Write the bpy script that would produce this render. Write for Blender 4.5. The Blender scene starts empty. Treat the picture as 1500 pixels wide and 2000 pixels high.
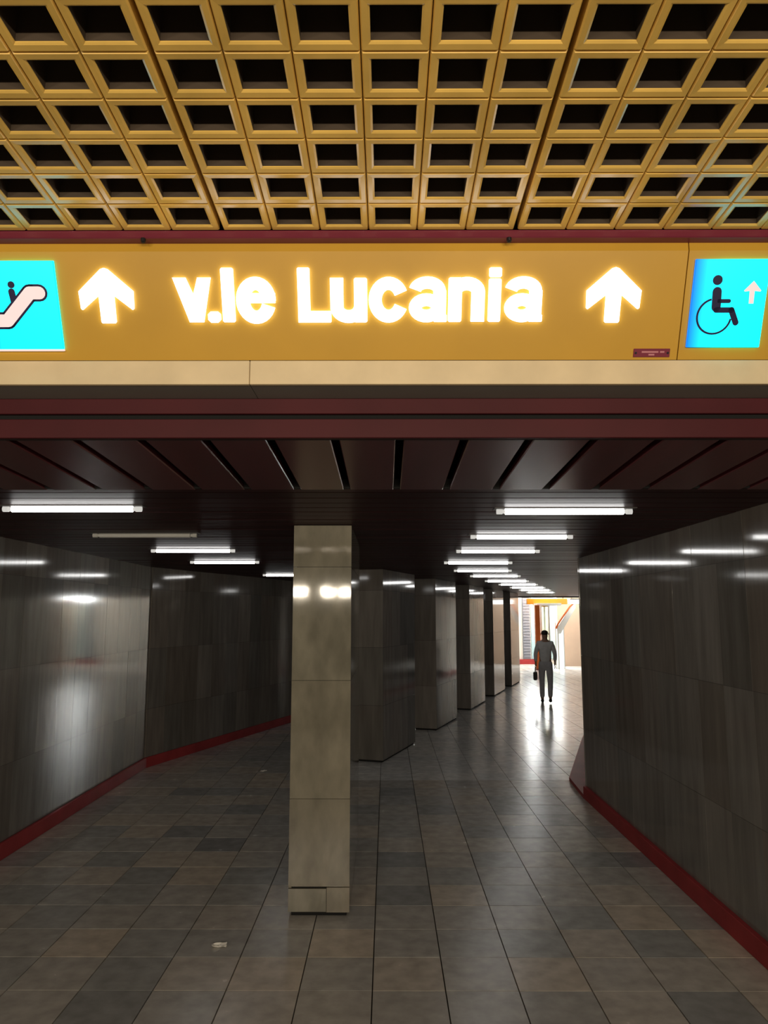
import bpy, bmesh, math, random
from mathutils import Vector, Matrix
random.seed(7)
R = math.radians
SC = bpy.context.scene
COL = SC.collection

# ---------------------------------------------------------------- camera, world, lights, exposure
EYE = 2.1
PITCH = math.atan(200 / 1450)
cam_d = bpy.data.cameras.new('camera')
cam_d.sensor_fit = 'VERTICAL'
cam_d.sensor_height = 36.0
cam_d.lens = 36.0 * 1450 / 2000
cam_d.clip_end = 200
cam = bpy.data.objects.new('camera', cam_d)
COL.objects.link(cam)
cam.location = (0, 0, EYE)
cam.rotation_euler = (R(90) + PITCH, 0, math.atan(5 / 1450))
SC.camera = cam

world = bpy.data.worlds.new('world')
SC.world = world
world.use_nodes = True
world.node_tree.nodes['Background'].inputs[0].default_value = (0.9, 0.95, 1.0, 1)
world.node_tree.nodes['Background'].inputs[1].default_value = 0.01


def area(name, loc, rot, sx, sy, power, color):
    d = bpy.data.lights.new(name, 'AREA')
    d.shape = 'RECTANGLE'
    d.size, d.size_y, d.energy, d.color = sx, sy, power, color
    o = bpy.data.objects.new(name, d)
    COL.objects.link(o)
    o.location, o.rotation_euler = loc, rot
    return o


WARM = (1.0, 0.86, 0.66)
DAY = (0.97, 1.0, 0.98)
HALL_W, LOBBY_W, STAIR_W = 72, 270, 950
# the concourse behind the camera: lamp strips facing the sign
for lx, lw in ((-3.0, 1.0), (-1.66, .3), (-1.1, .22), (-.78, .2), (.5, .9), (2.2, 1.3)):
    area('concourse_lamp', (lx, -3.0, 2.52), (R(90), 0, 0), lw, 0.13, HALL_W * lw, WARM)
# daylight in the lobby at the far end
area('lobby_daylight', (7.2, 30.3, 3.5), (0, 0, 0), 4.5, 3.6, LOBBY_W, DAY)
# daylight falling through the street stairs of the lobby, down the passage
o_ = area('stair_daylight', (7.6, 31.4, 3.3), (0, 0, 0), 3.4, 1.3, STAIR_W, DAY)
o_.rotation_euler = (Vector((4.2, 19.0, 0)) - Vector((7.6, 31.4, 3.3))).to_track_quat('-Z', 'Y').to_euler()

SC.view_settings.view_transform = 'Standard'
SC.view_settings.look = 'None'
SC.view_settings.exposure = 0.0
SC.view_settings.gamma = 1.0
SC.view_settings.use_curve_mapping = False
TUBE_E, LETTER_E, BLUE_E = 12.0, 3.2, 2.6


# ---------------------------------------------------------------- materials
def mat(name, color, rough=0.5, metal=0.0, noise=0.0, nscale=6.0, stretch=(1, 1, 1), rand=0.0, bump=0.0, spec=0.5, tint=None, dirt=None):
    m = bpy.data.materials.new(name)
    m.use_nodes = True
    nt = m.node_tree
    N, L = nt.nodes, nt.links
    b = N['Principled BSDF']
    b.inputs['Base Color'].default_value = (*color, 1)
    b.inputs['Roughness'].default_value = rough
    b.inputs['Metallic'].default_value = metal
    b.inputs['Specular IOR Level'].default_value = spec
    if noise or rand or tint:
        geo = N.new('ShaderNodeNewGeometry')
        mp = N.new('ShaderNodeMapping')
        mp.inputs['Scale'].default_value = stretch
        L.new(geo.outputs['Position'], mp.inputs['Vector'])
        nz = N.new('ShaderNodeTexNoise')
        nz.inputs['Scale'].default_value = nscale
        nz.inputs['Detail'].default_value = 6
        L.new(mp.outputs[0], nz.inputs['Vector'])
        mx = N.new('ShaderNodeMapRange')
        mx.inputs[1].default_value, mx.inputs[2].default_value = 0.3, 0.7
        mx.inputs[3].default_value, mx.inputs[4].default_value = 1 - noise, 1 + noise
        L.new(nz.outputs['Fac'], mx.inputs[0])
        val = mx.outputs[0]
        oi = N.new('ShaderNodeObjectInfo')
        rnd = oi.outputs['Random']
        if rand:
            mr = N.new('ShaderNodeMapRange')
            mr.inputs[3].default_value, mr.inputs[4].default_value = 1 - rand, 1 + rand
            L.new(rnd, mr.inputs[0])
            mu = N.new('ShaderNodeMath')
            mu.operation = 'MULTIPLY'
            L.new(val, mu.inputs[0])
            L.new(mr.outputs[0], mu.inputs[1])
            val = mu.outputs[0]
        base = N.new('ShaderNodeMix')
        base.data_type = 'RGBA'
        base.inputs['A'].default_value = (*color, 1)
        base.inputs['B'].default_value = (*(tint or color), 1)
        wn = N.new('ShaderNodeTexWhiteNoise')
        wn.noise_dimensions = '1D'
        L.new(rnd, wn.inputs['W'])
        L.new(wn.outputs['Value'], base.inputs['Factor'])
        vm = N.new('ShaderNodeVectorMath')
        vm.operation = 'SCALE'
        L.new(base.outputs['Result'], vm.inputs[0])
        L.new(val, vm.inputs['Scale'])
        L.new(vm.outputs[0], b.inputs['Base Color'])
        if bump:
            bp = N.new('ShaderNodeBump')
            bp.inputs['Strength'].default_value = bump
            bp.inputs['Distance'].default_value = 0.01
            L.new(nz.outputs['Fac'], bp.inputs['Height'])
            L.new(bp.outputs[0], b.inputs['Normal'])
    return m


def emit(name, color, strength):
    m = bpy.data.materials.new(name)
    m.use_nodes = True
    b = m.node_tree.nodes['Principled BSDF']
    b.inputs['Base Color'].default_value = (*[c * .05 for c in color], 1)
    b.inputs['Roughness'].default_value = 0.4
    b.inputs['Emission Color'].default_value = (*color, 1)
    b.inputs['Emission Strength'].default_value = strength
    return m


def blue_box():
    """A lit blue plate: brighter where its lamps sit, fading to deeper blue at one edge (object x axis)."""
    m = emit('lit_blue_plate', (0, .6, 1), BLUE_E)
    nt = m.node_tree
    N, L = nt.nodes, nt.links
    tc = N.new('ShaderNodeTexCoord')
    sx = N.new('ShaderNodeSeparateXYZ')
    L.new(tc.outputs['Generated'], sx.inputs[0])
    cr = N.new('ShaderNodeValToRGB')
    e = cr.color_ramp.elements
    e[0].position, e[0].color = 0.0, (0.0, 0.10, 0.5, 1)
    e[1].position, e[1].color = 0.42, (0.0, 0.8, 1.0, 1)
    L.new(sx.outputs[0], cr.inputs[0])
    L.new(cr.outputs[0], N['Principled BSDF'].inputs['Emission Color'])
    return m


def tile_mat(name='floor_stone', tones=((0.17, 0.17, 0.18), (0.36, 0.355, 0.34), (0.46, 0.425, 0.38), (0.60, 0.50, 0.39)), rough=(0.18, 0.31)):
    """Polished floor stone: each square of the grid has its own tone (a cell of a 0.413 m lattice in world space)."""
    m = bpy.data.materials.new(name)
    m.use_nodes = True
    nt = m.node_tree
    N, L = nt.nodes, nt.links
    b = N['Principled BSDF']
    geo = N.new('ShaderNodeNewGeometry')
    add = N.new('ShaderNodeVectorMath')
    add.operation = 'ADD'
    add.inputs[1].default_value = (-0.332 + 41.3, -4.511 + 41.3, 0)
    L.new(geo.outputs['Position'], add.inputs[0])
    sc = N.new('ShaderNodeVectorMath')
    sc.operation = 'MULTIPLY'
    sc.inputs[1].default_value = (1 / .413, 1 / .413, 0)
    L.new(add.outputs[0], sc.inputs[0])
    fl = N.new('ShaderNodeVectorMath')
    fl.operation = 'FLOOR'
    L.new(sc.outputs[0], fl.inputs[0])
    wn = N.new('ShaderNodeTexWhiteNoise')
    wn.noise_dimensions = '2D'
    L.new(fl.outputs[0], wn.inputs['Vector'])
    # broad patches: neighbouring slabs came from one batch of stone
    nb = N.new('ShaderNodeTexNoise')
    nb.inputs['Scale'].default_value = 0.33
    nb.inputs['Detail'].default_value = 1
    L.new(fl.outputs[0], nb.inputs['Vector'])
    mixf = N.new('ShaderNodeMath')
    mixf.operation = 'MULTIPLY_ADD'
    mixf.inputs[1].default_value = 0.55
    L.new(wn.outputs['Value'], mixf.inputs[0])
    m2 = N.new('ShaderNodeMath')
    m2.operation = 'MULTIPLY'
    m2.inputs[1].default_value = 0.5
    L.new(nb.outputs['Fac'], m2.inputs[0])
    L.new(m2.outputs[0], mixf.inputs[2])
    cr = N.new('ShaderNodeValToRGB')
    cr.color_ramp.interpolation = 'LINEAR'
    e = cr.color_ramp.elements
    e[0].position, e[0].color = 0.08, (*tones[0], 1)
    e[1].position, e[1].color = 0.95, (*tones[3], 1)
    x = e.new(0.3)
    x.color = (*tones[1], 1)
    x = e.new(0.6)
    x.color = (*tones[2], 1)
    L.new(mixf.outputs[0], cr.inputs[0])
    nz = N.new('ShaderNodeTexNoise')
    nz.inputs['Scale'].default_value = 9
    nz.inputs['Detail'].default_value = 8
    L.new(geo.outputs['Position'], nz.inputs['Vector'])
    mr = N.new('ShaderNodeMapRange')
    mr.inputs[1].default_value, mr.inputs[2].default_value = 0.25, 0.75
    mr.inputs[3].default_value, mr.inputs[4].default_value = 0.8, 1.2
    L.new(nz.outputs['Fac'], mr.inputs[0])
    vm = N.new('ShaderNodeVectorMath')
    vm.operation = 'SCALE'
    L.new(cr.outputs[0], vm.inputs[0])
    L.new(mr.outputs[0], vm.inputs['Scale'])
    L.new(vm.outputs[0], b.inputs['Base Color'])
    rr = N.new('ShaderNodeMapRange')
    rr.inputs[3].default_value, rr.inputs[4].default_value = rough
    L.new(nz.outputs['Fac'], rr.inputs[0])
    L.new(rr.outputs[0], b.inputs['Roughness'])
    return m


M = dict(
    coffer=mat('yellow_enamel', (.84, .54, .13), .2, 0, .14, 5, rand=.06, bump=.1),
    well=mat('dark_well', (.06, .04, .024), .7),
    sign=mat('sign_yellow', (.60, .335, .03), .42, 0, .05, 3),
    white_lit=emit('lit_white', (1.0, .97, .93), LETTER_E),
    blue=blue_box(),
    pink_lit=emit('lit_pale_pink', (1.0, .78, .71), .95),
    navy=mat('navy_print', (.008, .006, .06), .4),
    fascia=mat('dark_red_enamel', (.07, .010, .014), .5, 0, .12, 3, spec=.2),
    trimred=mat('purple_red_enamel', (.16, .015, .035), .4),
    plank=mat('maroon_plank', (.10, .022, .028), .22, 0, .15, 2, (6, .5, 1), rand=.12),
    slat=mat('maroon_slat', (.05, .018, .02), .42, 0, .15, 2, (.5, 6, 1), rand=.15, spec=.12),
    void=mat('black_void', (.006, .006, .006), .9),
    cream=mat('cream_stone', (.74, .60, .38), .45, 0, .07, 7, rand=.02),
    soffit=mat('grey_soffit', (.22, .22, .20), .5, 0, .05, 4),
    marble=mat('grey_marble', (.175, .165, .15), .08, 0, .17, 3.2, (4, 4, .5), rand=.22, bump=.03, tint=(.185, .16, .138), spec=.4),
    colmarble=mat('beige_marble', (.235, .208, .155), .06, 0, .22, 5, (1.6, 1.6, .8), rand=.12, bump=.03, tint=(.22, .207, .16)),
    red=mat('red_skirting', (.34, .042, .045), .42, 0, .15, 4, spec=.2),
    grout=mat('dark_grout', (.05, .045, .04), .85),
    tile=tile_mat(),
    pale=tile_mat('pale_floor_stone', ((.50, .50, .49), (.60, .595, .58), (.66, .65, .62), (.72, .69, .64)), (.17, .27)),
    tube=emit('lamp_tube', (1.0, .985, .96), TUBE_E),
    tube_off=mat('unlit_tube', (.55, .55, .52), .35),
    fixture=mat('lamp_housing', (.05, .045, .045), .4),
    socket=emit('glowing_socket', (1, .97, .9), 0.6),  # end caps beside lit tubes glow: tube glare put in as emission
    metal=mat('dark_metal', (.03, .03, .035), .4, .6),
    plate=mat('maker_plate', (.20, .02, .045), .4),
    plate_print=mat('worn_print', (.55, .22, .25), .5),
    wallw=mat('pale_wall', (.62, .60, .54), .5, 0, .04, 2),
    pinkwall=mat('peach_wall', (.62, .44, .32), .5, 0, .06, 2),
    greypanel=mat('grey_panel', (.22, .23, .27), .4, 0, .05, 3),
    bluepanel=mat('pale_blue_panel', (.34, .50, .54), .3, 0, .05, 3),
    orange=mat('orange_enamel', (.75, .16, .03), .35, 0, .05, 3),
    amber=mat('amber_enamel', (.72, .27, .015), .35, 0, .05, 3),
    whitemetal=mat('white_enamel', (.85, .84, .78), .3),
    lamp=emit('lobby_lamp', (1, .98, .94), 4.0),
    daylight=emit('bright_door_glass', (.95, 1.0, .98), 1.4),
    paper=mat('white_paper', (.85, .82, .76), .7),
    skin=mat('skin', (.48, .28, .20), .5),
    hair=mat('dark_hair', (.03, .022, .018), .5),
    shirt=mat('pale_shirt', (.86, .86, .86), .8, 0, .08, 12),
    trousers=mat('grey_trousers', (.62, .61, .63), .85, 0, .1, 14),
    shoe=mat('black_shoe', (.02, .02, .022), .4),
    bag=mat('black_bag', (.02, .018, .02), .5),
)
M['slat'].node_tree.nodes['Principled BSDF'].inputs['IOR'].default_value = 1.32
M['red'].node_tree.nodes['Principled BSDF'].inputs['IOR'].default_value = 1.3
gl = bpy.data.materials.new('greenish_glass')
gl.use_nodes = True
_b = gl.node_tree.nodes['Principled BSDF']
_b.inputs['Base Color'].default_value = (.75, .9, .8, 1)
_b.inputs['Roughness'].default_value = 0.05
_b.inputs['Transmission Weight'].default_value = 0.9
_b.inputs['IOR'].default_value = 1.1
M['glass'] = gl


# ---------------------------------------------------------------- helpers
def finish(name, bm, material, parent=None, loc=None, rot=None):
    me = bpy.data.meshes.new(name)
    bm.normal_update()
    bm.to_mesh(me)
    bm.free()
    for m in (material if isinstance(material, (list, tuple)) else [material]):
        me.materials.append(m)
    return link(name, me, parent, loc, rot)


def link(name, me, parent=None, loc=None, rot=None):
    o = bpy.data.objects.new(name, me)
    COL.objects.link(o)
    if parent is not None:
        o.parent = parent
    if loc is not None:
        o.location = loc
    if rot is not None:
        o.rotation_euler = rot
    return o


def empty(name, loc=(0, 0, 0), rz=0.0):
    o = bpy.data.objects.new(name, None)
    o.empty_display_size = .1
    COL.objects.link(o)
    o.location = loc
    o.rotation_euler = (0, 0, rz)
    return o


def tag(o, label, cat, group=None, kind=None):
    o['label'] = label
    o['category'] = cat
    if group:
        o['group'] = group
    if kind:
        o['kind'] = kind
    return o


def box(bm, x0, x1, y0, y1, z0, z1, bev=0.0):
    vs = [bm.verts.new(p) for p in ((x0, y0, z0), (x1, y0, z0), (x1, y1, z0), (x0, y1, z0), (x0, y0, z1), (x1, y0, z1), (x1, y1, z1), (x0, y1, z1))]
    fs = [bm.faces.new([vs[i] for i in f]) for f in ((3, 2, 1, 0), (4, 5, 6, 7), (0, 1, 5, 4), (1, 2, 6, 5), (2, 3, 7, 6), (3, 0, 4, 7))]
    if bev:
        es = list({e for f in fs for e in f.edges})
        bmesh.ops.bevel(bm, geom=es, offset=bev, segments=1, affect='EDGES')


def boxbm(*a, **k):
    bm = bmesh.new()
    box(bm, *a, **k)
    return bm


_cache = {}


def box_me(w, d, h, material, bev=0.0):
    """A shared box mesh, centred in x and y, standing on z = 0."""
    key = (round(w, 4), round(d, 4), round(h, 4), material.name, bev)
    if key not in _cache:
        bm = boxbm(-w / 2, w / 2, -d / 2, d / 2, 0, h, bev=bev)
        me = bpy.data.meshes.new('piece')
        bm.to_mesh(me)
        bm.free()
        me.materials.append(material)
        _cache[key] = me
    return _cache[key]


def prism(bm, pts, z0, z1):
    """A flat outline (counter-clockwise in x, y) raised from z0 to z1."""
    a = [bm.verts.new((x, y, z0)) for x, y in pts]
    b = [bm.verts.new((x, y, z1)) for x, y in pts]
    n = len(pts)
    bm.faces.new(b)
    bm.faces.new(a[::-1])
    for i in range(n):
        bm.faces.new((a[i], a[(i + 1) % n], b[(i + 1) % n], b[i]))


def capsule(bm, p, q, r, z0, z1, n=8):
    p, q = Vector(p), Vector(q)
    d = (q - p).normalized() if (q - p).length > 1e-6 else Vector((1, 0))
    a = math.atan2(d.y, d.x)
    pts = [(q.x + r * math.cos(a + t), q.y + r * math.sin(a + t)) for t in [-math.pi / 2 + math.pi * i / n for i in range(n + 1)]]
    pts += [(p.x + r * math.cos(a + t), p.y + r * math.sin(a + t)) for t in [math.pi / 2 + math.pi * i / n for i in range(n + 1)]]
    prism(bm, pts, z0, z1)


def tube(bm, pts, r, n=8):
    """A round bar along a polyline, capped."""
    rings = []
    P = [Vector(p) for p in pts]
    for i, p in enumerate(P):
        d = (P[min(i + 1, len(P) - 1)] - P[max(i - 1, 0)]).normalized()
        s = d.cross(Vector((0, 0, 1)))
        if s.length < 1e-3:
            s = Vector((1, 0, 0))
        s.normalize()
        t = s.cross(d)
        rings.append([bm.verts.new(p + r * (math.cos(k * 2 * math.pi / n) * s + math.sin(k * 2 * math.pi / n) * t)) for k in range(n)])
    for a, b in zip(rings, rings[1:]):
        for k in range(n):
            bm.faces.new((a[k], a[(k + 1) % n], b[(k + 1) % n], b[k]))
    bm.faces.new(rings[0][::-1])
    bm.faces.new(rings[-1])


BEND = R(18.26)                                   # the passage turns right by this much
U = Vector((math.sin(BEND), math.cos(BEND), 0))   # along the second stretch
V = Vector((math.cos(BEND), -math.sin(BEND), 0))  # across it, to the right
TS = 0.413                                        # one floor tile
CEIL = 2.768


# ---------------------------------------------------------------- floor
LX, RX = -3.335, 2.283        # left and right walls of the first stretch
BENDY = 10.62
floor = tag(finish('floor', boxbm(-6.5, 14, -6, 36, -.08, -.022), M['grout']), 'grey and beige polished stone tile floor of the passage', 'floor', kind='structure')
gx0, gy0 = .332 - 9 * TS, 4.511 - 4 * TS
tile_me = box_me(TS - .007, TS - .007, .022, M['tile'])
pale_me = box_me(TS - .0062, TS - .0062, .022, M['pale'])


def xl(y):
    """Left wall line at depth y."""
    return LX if y < BENDY else LX + (y - BENDY) * math.tan(BEND)


for i in range(14):
    for j in range(20):
        cx, cy = gx0 + (i + .5) * TS, gy0 + (j + .5) * TS
        if cx + TS / 2 < xl(cy) - .05:
            continue
        o = link('tile', pale_me if j >= 17 and cx > -.5 else tile_me, floor, (cx, cy, -.022 + random.uniform(-.0012, 0)))  # paler stone past the bend; left side stays dark, shade put into colour
bm, bm2 = bmesh.new(), bmesh.new()
for i in range(0, 44):
    for j in range(-22, 72):
        if 0 <= j < 20 and i < 14:
            continue
        cx, cy = gx0 + (i + .5) * TS, gy0 + (j + .5) * TS
        if j < 0 and i > 16:
            continue
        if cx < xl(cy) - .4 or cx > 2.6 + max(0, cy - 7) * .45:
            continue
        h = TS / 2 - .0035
        box(bm if cx - max(0, cy - 11) * .33 < -.5 or j < 0 else bm2, cx - h, cx + h, cy - h, cy + h, -.022, -.0005)  # dark stone left of the columns stands in for the dimmer light there
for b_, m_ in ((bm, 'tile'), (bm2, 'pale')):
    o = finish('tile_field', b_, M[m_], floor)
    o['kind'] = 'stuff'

# ---------------------------------------------------------------- walls
COURSES = ((.14, .79), (.793, 1.62), (1.623, 2.45), (2.453, 2.80))


def clad(parent, origin, ang, n, joined=False):
    """Marble slabs in four courses along direction ang (about z) from origin, facing the local -y side."""
    bm = bmesh.new() if joined else None
    ca, sa = math.cos(ang), math.sin(ang)
    for k in range(n):
        for (z0, z1) in COURSES:
            a, off = (k + .5) * TS, random.uniform(-.001, .001)
            if joined:
                box(bm, a - TS / 2 + .0012, a + TS / 2 - .0012, -.02 + off, off, z0, z1)
            else:
                link('slab', box_me(TS - .0025, .02, z1 - z0, M['marble']), parent,
                     (origin[0] + ca * a - sa * (-.01 + off), origin[1] + sa * a + ca * (-.01 + off), z0), (0, 0, ang))
    if joined:
        o = finish('slab_field', bm, M['marble'], parent, (origin[0], origin[1], 0), (0, 0, ang))
        o['kind'] = 'stuff'


# right wall: runs back to the corner where the passage opens
wr = tag(finish('wall_right', boxbm(RX + .022, RX + .42, 2.9, 8.917, 0, 3.0), M['grout']), 'dark grey marble slab wall on the right, ending at the bright opening', 'wall', kind='structure')
clad(wr, (RX + .02, 8.917 - 14 * TS), R(90), 14)
# the wall's free end
for (z0, z1) in COURSES:
    link('slab', box_me(.40, .02, z1 - z0, M['marble']), wr, (RX + .215, 8.929, z0))
bm = bmesh.new()
box(bm, RX - .016, RX + .06, 2.9, 8.93, 0, .138, bev=.004)
tag(finish('baseboard_right', bm, M['red']), 'dark red skirting along the foot of the right wall', 'baseboard', kind='structure')
# left wall, first stretch
wl = tag(finish('wall_left', boxbm(LX - .42, LX - .022, 2.9, BENDY, 0, 3.0), M['grout']), 'dark grey marble slab wall on the left, up to the bend', 'wall', kind='structure')
clad(wl, (LX - .02, BENDY), R(-90), 18)
bm = boxbm(LX - .02, LX + .016, 2.9, BENDY, 0, .138, bev=.004)
tag(finish('baseboard_left', bm, M['red']), 'red skirting along the foot of the left wall before the bend', 'baseboard', kind='structure')
# left wall, second stretch
A0 = Vector((LX, BENDY, 0))
bm = boxbm(-.02, 20.5, .022, .4, 0, 3.0)
wl2 = tag(finish('wall_left', bm, M['grout'], None, A0, (0, 0, R(90) - BEND)), 'dark marble slab wall on the left beyond the bend, behind the nearest column', 'wall', kind='structure')
ang2 = R(90) - BEND
for k in range(14):
    for (z0, z1) in COURSES:
        link('slab', box_me(TS - .0025, .02, z1 - z0, M['marble']), wl2, ((k + .5) * TS, .012 + random.uniform(-.001, .001), z0))
bm = bmesh.new()
for k in range(14, 49):
    for (z0, z1) in COURSES:
        box(bm, k * TS + .0012, (k + 1) * TS - .0012, .002, .022, z0, z1)
o = finish('slab_field', bm, M['marble'], wl2)
o['kind'] = 'stuff'
bm = boxbm(0, 20.4, -.016, .03, 0, .138, bev=.004)
tag(finish('baseboard_left', bm, M['red'], None, A0, (0, 0, ang2)), 'red skirting along the left wall beyond the bend', 'baseboard', kind='structure')
# right wall of the second stretch, set back behind the red kerb
B0 = Vector((2.95, 9.9, 0))
bm = boxbm(0, 8.5, -.4, -.0, 0, 3.0)
wr2 = tag(finish('wall_right', bm, M['marble'], None, B0, (0, 0, ang2)), 'pale wall beyond the right-hand opening, turned away behind the dark wall', 'wall', kind='structure')
bm = boxbm(15, 18.9, -.4, -.0, 0, 3.0)
finish('wall_section', bm, M['wallw'], wr2)
# low red kerb that starts past the end of the right wall and turns with the passage
kp = [(2.267, 8.93), (2.327, 9.845), (3.229, 12.713), (7.9, 26.8), (8.3, 26.67), (3.65, 12.58), (2.76, 9.75), (2.7, 8.93)]
bm = bmesh.new()
prism(bm, kp[::1][::-1], 0, .045)
bmesh.ops.recalc_face_normals(bm, faces=bm.faces)
tag(finish('trim_4', bm, M['red']), 'low red stone kerb past the end of the right wall, turning right', 'kerb', kind='structure')

# ---------------------------------------------------------------- columns
CC = ((.03, .79), (.793, 1.62), (1.623, 2.45), (2.453, 2.762))


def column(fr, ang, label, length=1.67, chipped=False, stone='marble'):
    """A blade-shaped column; fr is its front right corner, ang its turn to the right."""
    u = Vector((math.sin(ang), math.cos(ang), 0))
    v = Vector((math.cos(ang), -math.sin(ang), 0))
    w = .432
    c = Vector((fr[0], fr[1], 0)) - v * w / 2 + u * length / 2
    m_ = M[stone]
    t = tag(empty('column', c, -ang), label, 'column', 'marble-clad columns down the middle of the passage')
    finish('core', boxbm(-w / 2 + .021, w / 2 - .021, -length / 2 + .021, length / 2 - .021, 0, CEIL), M['void'], t)
    n = 4
    s = (length - .041) / n
    for (z0, z1) in CC:
        h = z1 - z0
        if chipped and z0 < .1:
            link('slab', box_me(w, .02, .79 - .198, m_), t, (0, -length / 2 + .01, .198))
            link('slab', box_me(.268, .02, .182 - z0, m_), t, (-w / 2 + .134, -length / 2 + .011, z0))
            link('slab', box_me(.161, .02, .195 - z0, m_), t, (w / 2 - .0805, -length / 2 + .012, z0 - .004))
        else:
            link('slab', box_me(w, .02, h, m_), t, (0, -length / 2 + .01, z0))
        link('slab', box_me(w, .02, h, m_), t, (0, length / 2 - .01, z0))
        for k in range(n):
            yy = -length / 2 + .0205 + (k + .5) * s
            for sx in (-1, 1):
                link('slab', box_me(.02, s - .002, h, m_), t, (sx * (w / 2 - .01), yy, z0))
    return t


column((-.263, 5.547), 0, 'nearest and largest beige marble column, standing alone in front of the row', chipped=True, stone='colmarble')
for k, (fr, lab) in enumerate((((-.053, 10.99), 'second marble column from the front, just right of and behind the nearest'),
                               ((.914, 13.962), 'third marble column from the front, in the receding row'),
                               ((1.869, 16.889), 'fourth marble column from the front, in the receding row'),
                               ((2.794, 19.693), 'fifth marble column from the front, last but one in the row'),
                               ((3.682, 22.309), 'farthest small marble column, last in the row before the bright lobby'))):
    column(fr, BEND, lab)  # row takes the darker wall marble, so its shade sits in the colour

# ---------------------------------------------------------------- ceilings
PITCH_S, GAP = .26, .034
# second ceiling: long planks by the entrance, cross slats deeper in
ce = tag(finish('ceiling', boxbm(-6, 9, 2.95, 28.3, 3.02, 3.1), M['void']), 'dark maroon slatted metal ceiling of the passage under the sign beam', 'ceiling', kind='structure')
slope = math.atan(.043 / .956)
pl = boxbm(-(PITCH_S - GAP) / 2, (PITCH_S - GAP) / 2, 0, .985, 0, .03, bev=.004)
pme = bpy.data.meshes.new('plank')
pl.to_mesh(pme)
pl.free()
pme.materials.append(M['plank'])
for k in range(-13, 9):
    link('plank', pme, ce, (.053 + PITCH_S * (k + .5), 2.866, EYE + .693), (-slope, 0, 0))
finish('batten', boxbm(-3.34, 2.28, 3.815, 3.845, EYE + .652, EYE + .70), M['void'], ce)
sp = .2
nslat = 0
bm = bmesh.new()
y = 3.85
while y < 28.0:
    xa = xl(y) - .1
    xb = 2.4 if y < 8.7 else 3.3 + (y - 9.9) * math.tan(BEND) + .5
    if y < 13.4:
        b2 = boxbm(xa, xb, 0, sp - .014, 0, .025, bev=.004)
        o = finish('slat', b2, M['slat'], ce, (0, y, CEIL + random.uniform(-.0015, .0015)), (random.uniform(-.004, .004), 0, 0))
    else:
        box(bm, xa, xb, y, y + sp - .014, CEIL, CEIL + .025)
    y += sp
o = finish('slat_field', bm, M['slat'], ce)
o['kind'] = 'stuff'
finish('end_beam', boxbm(-1, 11, 28.0, 28.3, CEIL - .04, 3.1), M['void'], ce)

# first ceiling: yellow open-cell panels above the concourse
CW, CD = .1718, .1608
CS = -.0414
up = tag(finish('ceiling', boxbm(-2.8, 2.7, .9, 2.47, 3.72, 3.76), M['void']), 'yellow coffered grid ceiling above the illuminated sign', 'ceiling', kind='structure')


def coffer_mesh():
    bm = bmesh.new()
    hx, hy = CW / 2, CD / 2
    qx, qy = CW * .355, CD * .325

    def ring(ax, ay, z):
        return [bm.verts.new(p) for p in ((-ax, -ay, z), (ax, -ay, z), (ax, ay, z), (-ax, ay, z))]
    rings = [ring(hx - .0012, hy - .0012, .05), ring(hx - .0012, hy - .0012, .006), ring(hx - .005, hy - .005, 0), ring(qx + .006, qy + .006, .0008),
             ring(qx, qy, .004), ring(qx, qy, .007), ring(qx - .002, qy - .002, .15)]
    for a, b_, mi in zip(rings, rings[1:], (0, 0, 0, 0, 0, 1)):
        for k in range(4):
            f = bm.faces.new((b_[k], b_[(k + 1) % 4], a[(k + 1) % 4], a[k]))
            f.material_index = mi
    f = bm.faces.new(rings[-1])
    f.material_index = 1
    bmesh.ops.recalc_face_normals(bm, faces=bm.faces)
    me = bpy.data.meshes.new('coffer')
    bm.to_mesh(me)
    bm.free()
    for f in me.polygons:
        pass
    me.materials.append(M['coffer'])
    me.materials.append(M['well'])
    return me


cme = coffer_mesh()
GAPX = .012
for p in (-2, -1, 0, 1, 2):
    for i in range(6):
        x = -.0635 + p * (6 * CW + GAPX) + (i - 2.5) * CW
        for j in range(9):
            y = 2.473 - (j + .5) * CD
            link('coffer', cme, up, (x, y, 3.45 + CS * (y - 2.473)), (math.atan(CS), 0, 0))

# ---------------------------------------------------------------- beam with the sign
bm = boxbm(-3.6, 2.7, 2.70, 2.95, EYE + .88, 3.72)
bk = tag(finish('wall_front', bm, M['void']), 'dark bulkhead over the passage mouth that carries the signs', 'wall', kind='structure')
# cream stone band in two lengths, over a grey soffit
t2 = tag(finish('trim_2', boxbm(-3.6, 2.7, 2.69, 2.75, EYE + .852, EYE + .94), M['grout']), 'cream stone band below the yellow sign', 'trim', kind='structure')
for a, b_ in ((-3.6, -.5125), (-.5105, 2.7)):
    finish('cream_panel', boxbm(a, b_, 2.675, 2.695, EYE + .850, EYE + .942, bev=.002), M['cream'], t2)
    finish('soffit_panel', boxbm(a, b_, 2.697, 2.87, EYE + .851, EYE + .876, bev=.001), M['soffit'], t2)
# two dark red boards with a black slot between them
t3 = tag(finish('trim_3', boxbm(-3.6, 2.7, 2.885, 2.90, EYE + .69, EYE + .86), M['void']), 'dark maroon double fascia with a black slot below the cream band', 'trim', kind='structure')
finish('fascia_board', boxbm(-3.6, 2.7, 2.86, 2.885, EYE + .788, EYE + .850, bev=.002), M['fascia'], t3)
finish('fascia_board', boxbm(-3.6, 2.7, 2.858, 2.885, EYE + .690, EYE + .766, bev=.002), M['fascia'], t3)
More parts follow.
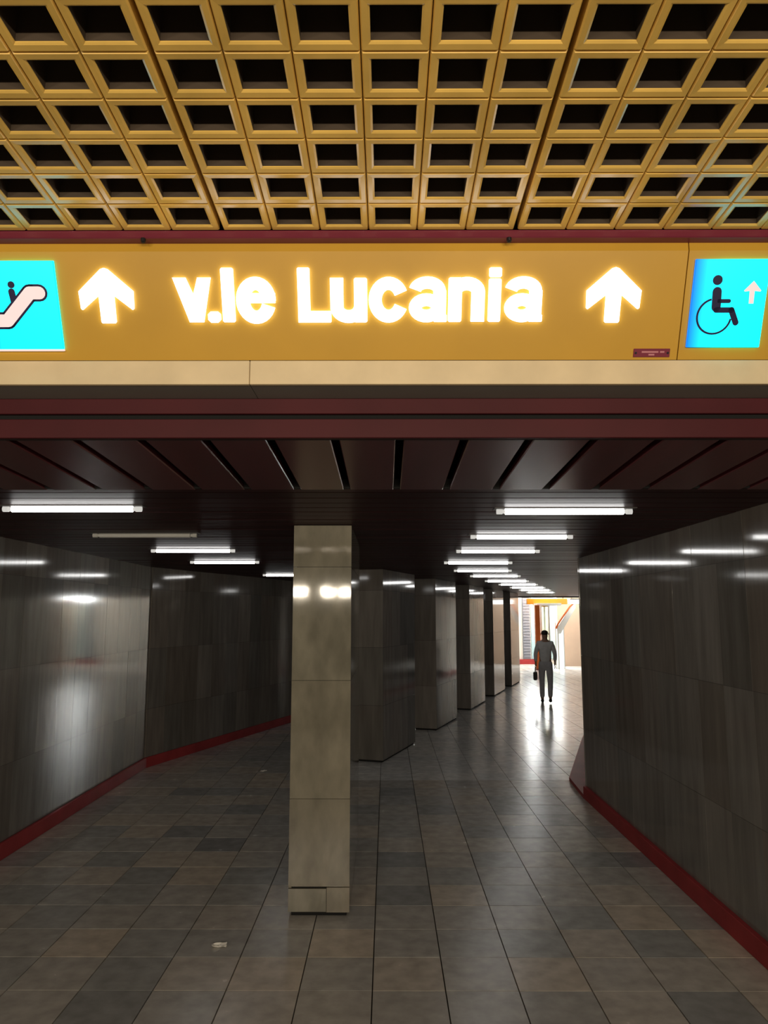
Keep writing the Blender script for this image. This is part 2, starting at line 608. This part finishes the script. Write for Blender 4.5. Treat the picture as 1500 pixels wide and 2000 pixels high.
# red trim above the sign
t1 = tag(finish('trim_1', boxbm(-3.6, 2.7, 2.472, 2.535, EYE + 1.322, EYE + 1.352, bev=.003), M['trimred']), 'narrow purple-red metal strip between sign and coffered ceiling', 'trim', kind='structure')
for sx in (-.864, .435):
    bm = bmesh.new()
    tube(bm, [(sx, 2.478, EYE + 1.323), (sx, 2.478, EYE + 1.310)], .009, 10)
    tube(bm, [(sx, 2.478, EYE + 1.312), (sx, 2.478, EYE + 1.306)], .005, 8)
    finish('screw', bm, M['metal'], t1)

TH = math.atan2(.9077, -.42)      # slope of the sign faces


def sign_root(label, x):
    o = tag(empty('direction_sign', (x, 2.675, EYE + .943)), label, 'sign')
    o.rotation_euler = (TH, 0, 0)
    return o


def sign_face(root, x0, x1):
    """Sheet face in the sign's own frame: x along it, y up the slope, z out of it; the top lip bends back under the trim."""
    bm = bmesh.new()
    prof = ((0.0, -.03), (0.0, 0.0), (.385, 0.0), (.419, -.016), (.419, -.03))
    rings = [[bm.verts.new((x, py, pz)) for py, pz in prof] for x in (x0, x1)]
    n = len(prof)
    for k in range(n):
        bm.faces.new((rings[0][k], rings[1][k], rings[1][(k + 1) % n], rings[0][(k + 1) % n]))
    bm.faces.new(rings[0])
    bm.faces.new(rings[1][::-1])
    bmesh.ops.recalc_face_normals(bm, faces=bm.faces)
    return finish('face_panel', bm, M['sign'], root)


s1 = sign_root('wide yellow sign reading v.le Lucania with white arrows and a blue escalator plate', 0)
sign_face(s1, -2.6, 1.0835)
D = .011                           # how far lit shapes stand off the face
# letters

# Each letter is drawn with broad strokes on a fine grid: x to the right, y down, 0.487 mm to the unit.
def gx(x, k):
    return x * .000487 - (.796 if k == 0 else .121)


def gy(y):
    return .329 - (y - 88) * .000466


def ribbon(bm, pts, h, k, skew=0.0):
    """A stroke of half width h along pts with square ends."""
    P = [Vector(p) for p in pts]
    lft, rgt = [], []
    for n_, p in enumerate(P):
        d = (P[min(n_ + 1, len(P) - 1)] - P[max(n_ - 1, 0)]).normalized()
        q = Vector((-d.y, d.x)) * h
        lft.append(p + q)
        rgt.append(p - q)
    for n_ in range(len(P) - 1):
        quad = [lft[n_], lft[n_ + 1], rgt[n_ + 1], rgt[n_]]
        prism(bm, [(gx(v.x, k), gy(v.y)) for v in quad], .0005, D)


def arc(cx, cy, rx, ry, a0, a1, n=20):
    return [(cx + rx * math.cos(R(a0 + (a1 - a0) * t / n)), cy - ry * math.sin(R(a0 + (a1 - a0) * t / n))) for t in range(n + 1)]


def poly(bm, pts, k):
    prism(bm, [(gx(x, k), gy(y)) for x, y in pts], .0005, D)


def rect(bm, x0, x1, y0, y1, k, c=10):
    poly(bm, [(x0 + c, y1), (x1 - c, y1), (x1, y1 - c), (x1, y0 + c), (x1 - c, y0), (x0 + c, y0), (x0, y0 + c), (x0, y1 - c)], k)


def letter_a(bm, x, k):
    ribbon(bm, arc(x + 138, 262, 92, 62, 172, 0, 14) + [(x + 230, 300)], 46, k)
    rect(bm, x + 184, x + 280, 250, 497, k)
    ribbon(bm, arc(x + 133, 390, 84, 62, 0, 360, 24), 48, k)
    rect(bm, x + 200, x + 287, 440, 497, k, 6)


def letters():
    def v(bm):
        poly(bm, [(42, 160), (150, 497), (255, 497), (205, 330), (137, 160)], 0)
        poly(bm, [(228, 160), (150, 420), (170, 497), (255, 497), (325, 160)], 0)

    def e(bm):
        ribbon(bm, arc(656, 332, 98, 128, -2, 342, 30), 50, 0)
        poly(bm, [(590, 352), (800, 352), (800, 276), (590, 276)], 0)

    def u(bm):
        ribbon(bm, [(1263, 164), (1263, 380)] + arc(1350, 385, 87, 70, 180, 350, 16), 49, 0)
        rect(bm, 1392, 1490, 164, 500, 0)

    def c(bm):
        ribbon(bm, arc(264, 329, 100, 124, 24, 336, 30), 49, 1)

    def n(bm):
        rect(bm, 712, 812, 162, 497, 1)
        ribbon(bm, arc(848, 270, 86, 62, 165, 0, 14) + [(934, 300), (934, 495)], 50, 1)

    def i(bm):
        rect(bm, 1012, 1104, 170, 497, 1)
        rect(bm, 1012, 1104, 88, 161, 1)
    yield v
    yield lambda bm: rect(bm, 290, 385, 415, 500, 0, 22)
    yield lambda bm: rect(bm, 402, 495, 88, 497, 0)
    yield e
    yield lambda bm: poly(bm, [(971, 500), (1215, 500), (1218, 490), (1218, 420), (1210, 412), (1062, 412), (1062, 95), (1055, 88), (978, 88), (971, 95)], 0)
    yield u
    yield c
    yield lambda bm: letter_a(bm, 415, 1)
    yield n
    yield i
    yield lambda bm: letter_a(bm, 1132, 1)


for draw in letters():
    bm = bmesh.new()
    draw(bm)
    bmesh.ops.recalc_face_normals(bm, faces=bm.faces)
    finish('letter', bm, M['white_lit'], s1)
ARROW = ((0, .331), (-.012, .327), (-.099, .250), (-.0965, .19), (-.092, .185), (-.0275, .236), (-.0265, .142), (-.022, .137), (.022, .137), (.0265, .142), (.0275, .236), (.092, .185), (.0965, .19), (.099, .250), (.012, .327))
for ax in (-1.0215, .827):
    bm = bmesh.new()
    prism(bm, [(ax + x, y - .002) for x, y in ARROW], .0005, D)
    finish('arrow', bm, M['white_lit'], s1)
# blue escalator plate
bm = boxbm(-1.473, -1.199, .042, .354, .0005, .012, bev=.002)
ep = finish('pictogram_plate', bm, M['blue'], s1)
ep['label'] = 'lit cyan plate with an escalator rider'
finish('lower_edge', boxbm(-1.473, -1.199, .035, .0415, .0005, .014), M['pink_lit'], ep)
bm = bmesh.new()
path = ((-1.452, .145), (-1.391, .145), (-1.297, .243), (-1.263, .243))
for p, q in zip(path, path[1:]):
    capsule(bm, p, q, .0305, .0122, .0136)
capsule(bm, (-1.363, .247), (-1.358, .205), .012, .0122, .0134)
finish('rider_and_outline', bm, M['navy'], ep)
bm = bmesh.new()
capsule(bm, (-1.3615, .2715), (-1.361, .2715), .0125, .0122, .0134)
finish('rider_head', bm, M['navy'], ep)
bm = bmesh.new()
for p, q in zip(path, path[1:]):
    capsule(bm, p, q, .0225, .0137, .0150)
finish('escalator_band', bm, M['pink_lit'], ep)
# maker's plate
mp_ = finish('maker_plate', boxbm(.920, 1.055, .010, .041, .0003, .004, bev=.001), M['plate'], s1)
mp_['label'] = 'small dark red maker plate'
for sx in (.928, 1.047):
    bm = bmesh.new()
    capsule(bm, (sx, .0255), (sx + .0001, .0255), .004, .004, .006)
    finish('screw', bm, M['metal'], mp_)
bm = bmesh.new()
for a, b_, yy in ((.950, 1.012, .029), (1.018, 1.034, .029), (.976, .998, .019)):
    box(bm, a, b_, yy - .003, yy + .003, .004, .0044)
finish('worn_print', bm, M['plate_print'], mp_)

s2 = sign_root('short yellow sign at right with a blue wheelchair plate', 0)
sign_face(s2, 1.0875, 2.6)
bm = boxbm(1.111, 1.380, .046, .356, .0005, .012, bev=.002)
wp = finish('pictogram_plate', bm, M['blue'], s2)
wp['label'] = 'lit blue plate with a wheelchair user and arrow'
bm = bmesh.new()
capsule(bm, (1.1958, .284), (1.1962, .284), .0175, .0122, .0136, 10)
finish('figure_head', bm, M['navy'], wp)
bm = bmesh.new()
for p, q, r_ in (((1.199, .244), (1.202, .190), .0165), ((1.21, .211), (1.246, .211), .0072), ((1.203, .1795), (1.259, .1795), .0098), ((1.259, .1795), (1.280, .135), .0108)):
    capsule(bm, p, q, r_, .0122, .0136)
finish('figure_body', bm, M['navy'], wp)
bm = bmesh.new()
cx_, cy_, r1, r2 = 1.1985, .157, .0655, .0585
a0, a1 = R(105), R(352)
pts = [a0 + (a1 - a0) * k / 30 for k in range(31)]
for s_, t_ in zip(pts, pts[1:]):
    prism(bm, [(cx_ + r2 * math.cos(s_), cy_ + r2 * math.sin(s_)), (cx_ + r1 * math.cos(s_), cy_ + r1 * math.sin(s_)), (cx_ + r1 * math.cos(t_), cy_ + r1 * math.sin(t_)), (cx_ + r2 * math.cos(t_), cy_ + r2 * math.sin(t_))], .0122, .0134)
finish('wheel', bm, M['navy'], wp)
bm = bmesh.new()
prism(bm, [(1.327, .281), (1.296, .2475), (1.299, .244), (1.3165, .246), (1.319, .202), (1.3355, .202), (1.3345, .246), (1.355, .244), (1.358, .2475)], .0122, .0136)
finish('small_arrow', bm, M['pink_lit'], wp)

# ---------------------------------------------------------------- ceiling lights
def light(x, y, w, label, lit=True, rz=0.0, group=None):
    t = tag(empty('ceiling_light', (x, y, CEIL), rz), label, 'light', group or 'tube lights under the passage ceiling')
    finish('housing', boxbm(-w / 2 - .02, w / 2 + .02, -.05, .05, -.006, .03, bev=.002), M['fixture'], t)
    bm = bmesh.new()
    tube(bm, [(-w / 2 + .055, 0, -.020), (w / 2 - .055, 0, -.020)], .019, 12)
    finish('tube', bm, M['tube'] if lit else M['tube_off'], t)
    for s_ in (-1, 1):
        bm = bmesh.new()
        tube(bm, [(s_ * (w / 2 - .052), 0, -.020), (s_ * (w / 2 - .035), 0, -.020)], .013, 8)
        tube(bm, [(s_ * (w / 2 - .036), 0, -.020), (s_ * w / 2, 0, -.020)], .018, 8)
        finish('socket', bm, M['socket'] if lit else M['tube_off'], t)


ORD = ('nearest', 'second', 'third', 'fourth', 'fifth', 'sixth', 'seventh', 'eighth', 'ninth', 'tenth', 'farthest')
for k, (x, y) in enumerate(((1.13, 4.68), (1.14, 6.24), (1.155, 7.685), (1.16, 9.404), (1.44, 11.13), (1.86, 12.735), (2.365, 14.65), (2.89, 16.37), (3.44, 18.2), (3.99, 20.07), (4.61, 22.36))):
    light(x, y, .86, ('%s lit white tube light in the right-hand row' % ORD[k]) + (', near the right wall edge' if k == 0 else ' counted from the front'), True, 0)
for k, (x, y, lit, lab) in enumerate(((-1.95, 4.557, True, 'largest lit tube light at far left, nearest of the left row'),
                                      (-2.0, 6.11, False, 'dim unlit tube light behind the nearest one at left'),
                                      (-1.99, 7.613, True, 'lit tube light left of the nearest column, just past the unlit one'),
                                      (-2.03, 9.302, True, 'lit tube light left of the nearest column, fourth of the left row'),
                                      (-1.63, 12.398, True, 'lit tube light at left, partly hidden behind the nearest column'))):
    light(x, y, .86, lab, lit)

# ---------------------------------------------------------------- far lobby
wb = tag(finish('wall_back', boxbm(-1, 13, 32.3, 32.6, 0, 4.2), M['wallw']), 'pale back wall of the bright lobby at the far end', 'wall', kind='structure')
for a, b_, m_ in ((5.84, 6.16, 'greypanel'), (6.20, 6.66, 'bluepanel'), (7.0, 7.4, 'bluepanel')):
    finish('panel', boxbm(a, b_, 32.26, 32.3, .22, 3.2, bev=.004), M[m_], wb)
bm = bmesh.new()
for k in range(22):
    box(bm, 5.86, 6.14, 32.235, 32.26, .3 + k * .12, .3 + k * .12 + .07)
finish('louvre', bm, M['greypanel'], wb)['kind'] = 'stuff'
tag(finish('baseboard_back', boxbm(5.6, 6.66, 32.2, 32.3, 0, .2, bev=.005), M['red']), 'red skirting along the back wall of the far lobby', 'baseboard', kind='structure')
tag(finish('wall_right', boxbm(7.05, 9.5, 31.0, 31.2, 0, 4.2), M['pinkwall']), 'peach lobby wall at the far right behind the stair rail', 'wall', kind='structure')
tag(finish('ceiling', boxbm(-1, 13, 28.3, 32.6, 4.2, 4.3), M['wallw']), 'pale ceiling of the far lobby', 'ceiling', kind='structure')
t = tag(empty('lobby_post', (5.80, 28.9, 0)), 'orange square post in the far lobby beside the glass booth', 'post')
finish('shaft', boxbm(-.09, .09, -.09, .09, .03, 2.46, bev=.01), M['orange'], t)
finish('foot', boxbm(-.12, .12, -.12, .12, 0, .035, bev=.006), M['red'], t)
t = tag(empty('lobby_beam', (6.45, 29.9, 0)), 'amber hanging sign beam under the ceiling of the far lobby', 'beam')
finish('beam', boxbm(-.85, .75, -.08, .08, 2.5, 2.72, bev=.01), M['amber'], t)
finish('beam_bracket', boxbm(-.3, .05, -.09, .09, 2.40, 2.5, bev=.01), M['amber'], t)
for sx in (-.7, .6):
    bm = bmesh.new()
    tube(bm, [(sx, 0, 2.72), (sx, 0, 4.2)], .015, 8)
    finish('hanger', bm, M['metal'], t)
t = tag(empty('glass_booth', (6.16, 29.2, 0)), 'white framed glass booth in the far lobby', 'booth')
for sx in (-.155, .155):
    finish('frame_post', boxbm(sx - .03, sx + .03, -.03, .03, 0, 2.5, bev=.004), M['whitemetal'], t)
    finish('frame_post', boxbm(sx - .03, sx + .03, .77, .83, 0, 2.5, bev=.004), M['whitemetal'], t)
finish('frame_rail', boxbm(-.3, .65, -.035, .83, 2.44, 2.53, bev=.004), M['whitemetal'], t)
finish('glass_pane', boxbm(-.125, .125, -.008, .008, .12, 2.44), M['glass'], t)
finish('kick_panel', boxbm(-.125, .125, -.012, .012, .0, .12), M['whitemetal'], t)
t = tag(empty('stair_rail', (7.12, 29.5, 0)), 'white and orange slanting stair balustrade at the far right of the lobby', 'railing')
bm = bmesh.new()
prism(bm, [(-.42, 1.35), (-.30, 1.35), (.32, 2.36), (.32, 2.52), (.20, 2.52), (-.42, 1.60)], -.02, .02)
for v in bm.verts:
    v.co = Vector((v.co.x, -v.co.z, v.co.y))
finish('stringer', bm, M['whitemetal'], t)
bm = bmesh.new()
tube(bm, [(-.48, -.03, 1.55), (-.40, -.03, 1.72), (.1, -.03, 2.42), (.3, -.03, 2.60)], .035, 8)
finish('handrail', bm, M['orange'], t)
bm = bmesh.new()
tube(bm, [(-.40, 0, 0), (-.40, 0, 1.6)], .03, 8)
finish('newel', bm, M['whitemetal'], t)
d1 = tag(finish('door_1', boxbm(6.66, 6.95, 29.6, 29.66, 0.02, 1.75, bev=.004), M['daylight']), 'bright daylit glass door in the far lobby beside the stair rail', 'door', kind='structure')
for sx in (6.64, 6.95):
    finish('door_frame', boxbm(sx, sx + .03, 29.58, 29.68, 0, 1.78), M['whitemetal'], d1)
t = tag(empty('lobby_light', (7.45, 28.9, 2.60)), 'glaring white box light at the top right of the far lobby', 'light')
finish('diffuser', boxbm(-.40, .35, -.2, .2, -.09, .06, bev=.01), M['lamp'], t)
finish('light_frame', boxbm(-.42, .37, -.22, .22, .06, .10), M['whitemetal'], t)
for sx in (-.3, .25):
    bm = bmesh.new()
    tube(bm, [(sx, 0, .1), (sx, 0, 1.6)], .01, 6)
    finish('hanger', bm, M['metal'], t)

# ---------------------------------------------------------------- scraps of litter
def scrap(loc, s, label, seed):
    rr = random.Random(seed)
    bm = bmesh.new()
    n = 6
    g = [[bm.verts.new(((i / (n - 1) - .5) * s * 1.6 + rr.uniform(-.1, .1) * s, (j / (n - 1) - .5) * s + rr.uniform(-.1, .1) * s, .003 + rr.uniform(0, .28) * s)) for i in range(n)] for j in range(n)]
    for j in range(n - 1):
        for i in range(n - 1):
            bm.faces.new((g[j][i], g[j][i + 1], g[j + 1][i + 1], g[j + 1][i]))
    o = finish('paper_scrap', bm, M['paper'], None, loc, (0, 0, rr.uniform(0, 3)))
    md = o.modifiers.new('thickness', 'SOLIDIFY')
    md.thickness = .0015
    return tag(o, label, 'litter')


scrap((-1.659, 10.391, 0), .05, 'small white paper scrap on the floor left of the nearest column', 3)
scrap((-1.071, 5.074, 0), .055, 'small crumpled pale scrap on the dark tile in front of the nearest column', 5)

# ---------------------------------------------------------------- the person
pr = tag(empty('person', (3.83, 18.24, 0), -BEND + R(4)), 'person in a pale top and grey trousers walking away on the shining floor', 'person')


def skinned(name, chains, material, parent, levels=2, smooth=True):
    """chains: list of (list of (xyz, radius), root index); joints at equal places in one chain list are shared."""
    bm_v, bm_e, rad, roots, idx = [], [], [], [], {}
    for ch, isroot in chains:
        prev = None
        for n_, (p, r_) in enumerate(ch):
            k = tuple(round(c, 4) for c in p)
            if k not in idx:
                idx[k] = len(bm_v)
                bm_v.append(p)
                rad.append(r_)
                if isroot and n_ == 0:
                    roots.append(idx[k])
            if prev is not None:
                bm_e.append((prev, idx[k]))
            prev = idx[k]
    me = bpy.data.meshes.new(name)
    me.from_pydata(bm_v, bm_e, [])
    me.materials.append(material)
    o = link(name, me, parent)
    md = o.modifiers.new('skin', 'SKIN')
    md.use_smooth_shade = smooth
    for k, v in enumerate(me.skin_vertices[0].data):
        r_ = rad[k]
        v.radius = r_ if isinstance(r_, tuple) else (r_, r_)
        v.use_root = k in roots
    ss = o.modifiers.new('subdivision', 'SUBSURF')
    ss.levels = ss.render_levels = levels
    return o


PEL, SP, CH, NK = (0, 0, .96), (0, .01, 1.14), (0, 0, 1.36), (0, .01, 1.49)
HD0, HD1, HD2 = (0, .02, 1.55), (0, .03, 1.63), (0, .025, 1.70)
LEGS = {-1: ((-.09, 0, .90), (-.10, .13, .50), (-.10, .10, .10)), 1: ((.09, 0, .90), (.10, .04, .49), (.10, -.22, .15))}
ARMS = {-1: ((-.16, 0, 1.41), (-.23, -.05, 1.15), (-.23, .02, .92)), 1: ((.16, 0, 1.41), (.23, .02, 1.15), (.22, .14, .94))}
ch = [([(PEL, (.12, .09)), (SP, (.125, .09)), (CH, (.145, .10)), (NK, .055), (HD0, .07), (HD1, (.082, .095)), (HD2, (.06, .07))], True)]
for s_ in (-1, 1):
    h_, k_, a_ = LEGS[s_]
    fx = a_[1] + .16
    ch.append(([(PEL, (.12, .09)), (h_, .066), (k_, .055), (a_, .042), ((a_[0], fx, a_[2] - .065), .03)], False))
    sh, el, wr_ = ARMS[s_]
    pm = (wr_[0], wr_[1] + .02, wr_[2] - .06)
    ch.append(([(CH, (.145, .10)), (sh, .05), (el, .038), (wr_, .026), (pm, .03)], False))
    for q in range(4):
        b0 = (pm[0] - s_ * .0, pm[1] - .027 + q * .018, pm[2] - .012)
        L_ = (.055, .07, .075, .062)[q]
        ch.append(([(b0, .009), ((b0[0], b0[1] + .004, b0[2] - L_ * .55), .0085), ((b0[0] - s_ * .015, b0[1] + .006, b0[2] - L_), .0075)], True))
    ch.append(([((pm[0], pm[1] + .02, pm[2] + .02), .011), ((pm[0] - s_ * .01, pm[1] + .045, pm[2] - .005), .010), ((pm[0] - s_ * .012, pm[1] + .052, pm[2] - .03), .0085)], True))
skinned('body', ch, M['skin'], pr)
ch = [([((0, 0, .90), (.172, .135)), ((0, .01, 1.12), (.145, .108)), ((0, 0, 1.35), (.162, .115)), ((0, .005, 1.45), (.085, .07))], True)]
for s_ in (-1, 1):
    sh, el, wr_ = ARMS[s_]
    ch.append(([((0, 0, 1.35), (.162, .115)), (sh, .066), (el, .052), ((wr_[0], wr_[1] - .01, wr_[2] + .05), .042)], False))
skinned('shirt', ch, M['shirt'], pr)
ch = [([((0, 0, 1.04), (.158, .115)), ((0, 0, .90), (.168, .125))], True)]
for s_ in (-1, 1):
    h_, k_, a_ = LEGS[s_]
    ch.append(([((0, 0, .90), (.168, .125)), ((h_[0], h_[1], h_[2] - .06), .098), (k_, .07), ((a_[0], a_[1], a_[2] + .0), .06)], False))
skinned('trousers', ch, M['trousers'], pr)
for s_ in (-1, 1):
    a_ = LEGS[s_][2]
    lift = a_[2] - .10
    skinned('shoe', [([((a_[0], a_[1] - .05, .042 + lift), .042), ((a_[0], a_[1] + .07, .040 + lift * .7), .044), ((a_[0], a_[1] + .17, .032 + lift * .4), .034)], True)], M['shoe'], pr)
skinned('hair', [([((0, -.005, 1.59), (.085, .085)), ((0, .005, 1.66), (.095, .10)), ((0, .015, 1.725), (.066, .07))], True)], M['hair'], pr)
for s_ in (-1, 1):
    bm = bmesh.new()
    bmesh.ops.create_icosphere(bm, subdivisions=1, radius=.011, matrix=Matrix.Translation((s_ * .035, .118, 1.64)))
    finish('eye', bm, M['hair'], pr)
bm = bmesh.new()
bmesh.ops.create_cone(bm, segments=8, radius1=.018, radius2=.006, depth=.05, matrix=Matrix.Translation((0, .128, 1.61)) @ Matrix.Rotation(R(-60), 4, 'X'), cap_ends=True)
finish('nose', bm, M['skin'], pr)
bm = bmesh.new()
box(bm, -.025, .025, .110, .122, 1.565, 1.573, bev=.002)
finish('mouth', bm, M['orange'], pr)
for s_ in (-1, 1):
    bm = bmesh.new()
    bmesh.ops.create_icosphere(bm, subdivisions=2, radius=1, matrix=Matrix.Translation((s_ * .092, .02, 1.625)) @ Matrix.Diagonal((.010, .022, .034, 1)))
    finish('ear', bm, M['skin'], pr)
# the bag hanging from the left hand
lh = pr.matrix_basis @ Vector((-.25, .06, .80))
t = tag(empty('handbag', (lh.x, lh.y, .05), pr.rotation_euler.z), 'small black handbag held in the left hand of the walking person', 'bag')
finish('bag_body', boxbm(-.045, .045, -.13, .13, .48, .68, bev=.02), M['bag'], t)
bm = bmesh.new()
tube(bm, [(0, -.08, .675), (0, -.06, .76), (0, -.02, .80), (0, .02, .80), (0, .06, .76), (0, .08, .675)], .008, 6)
finish('bag_handle', bm, M['bag'], t)
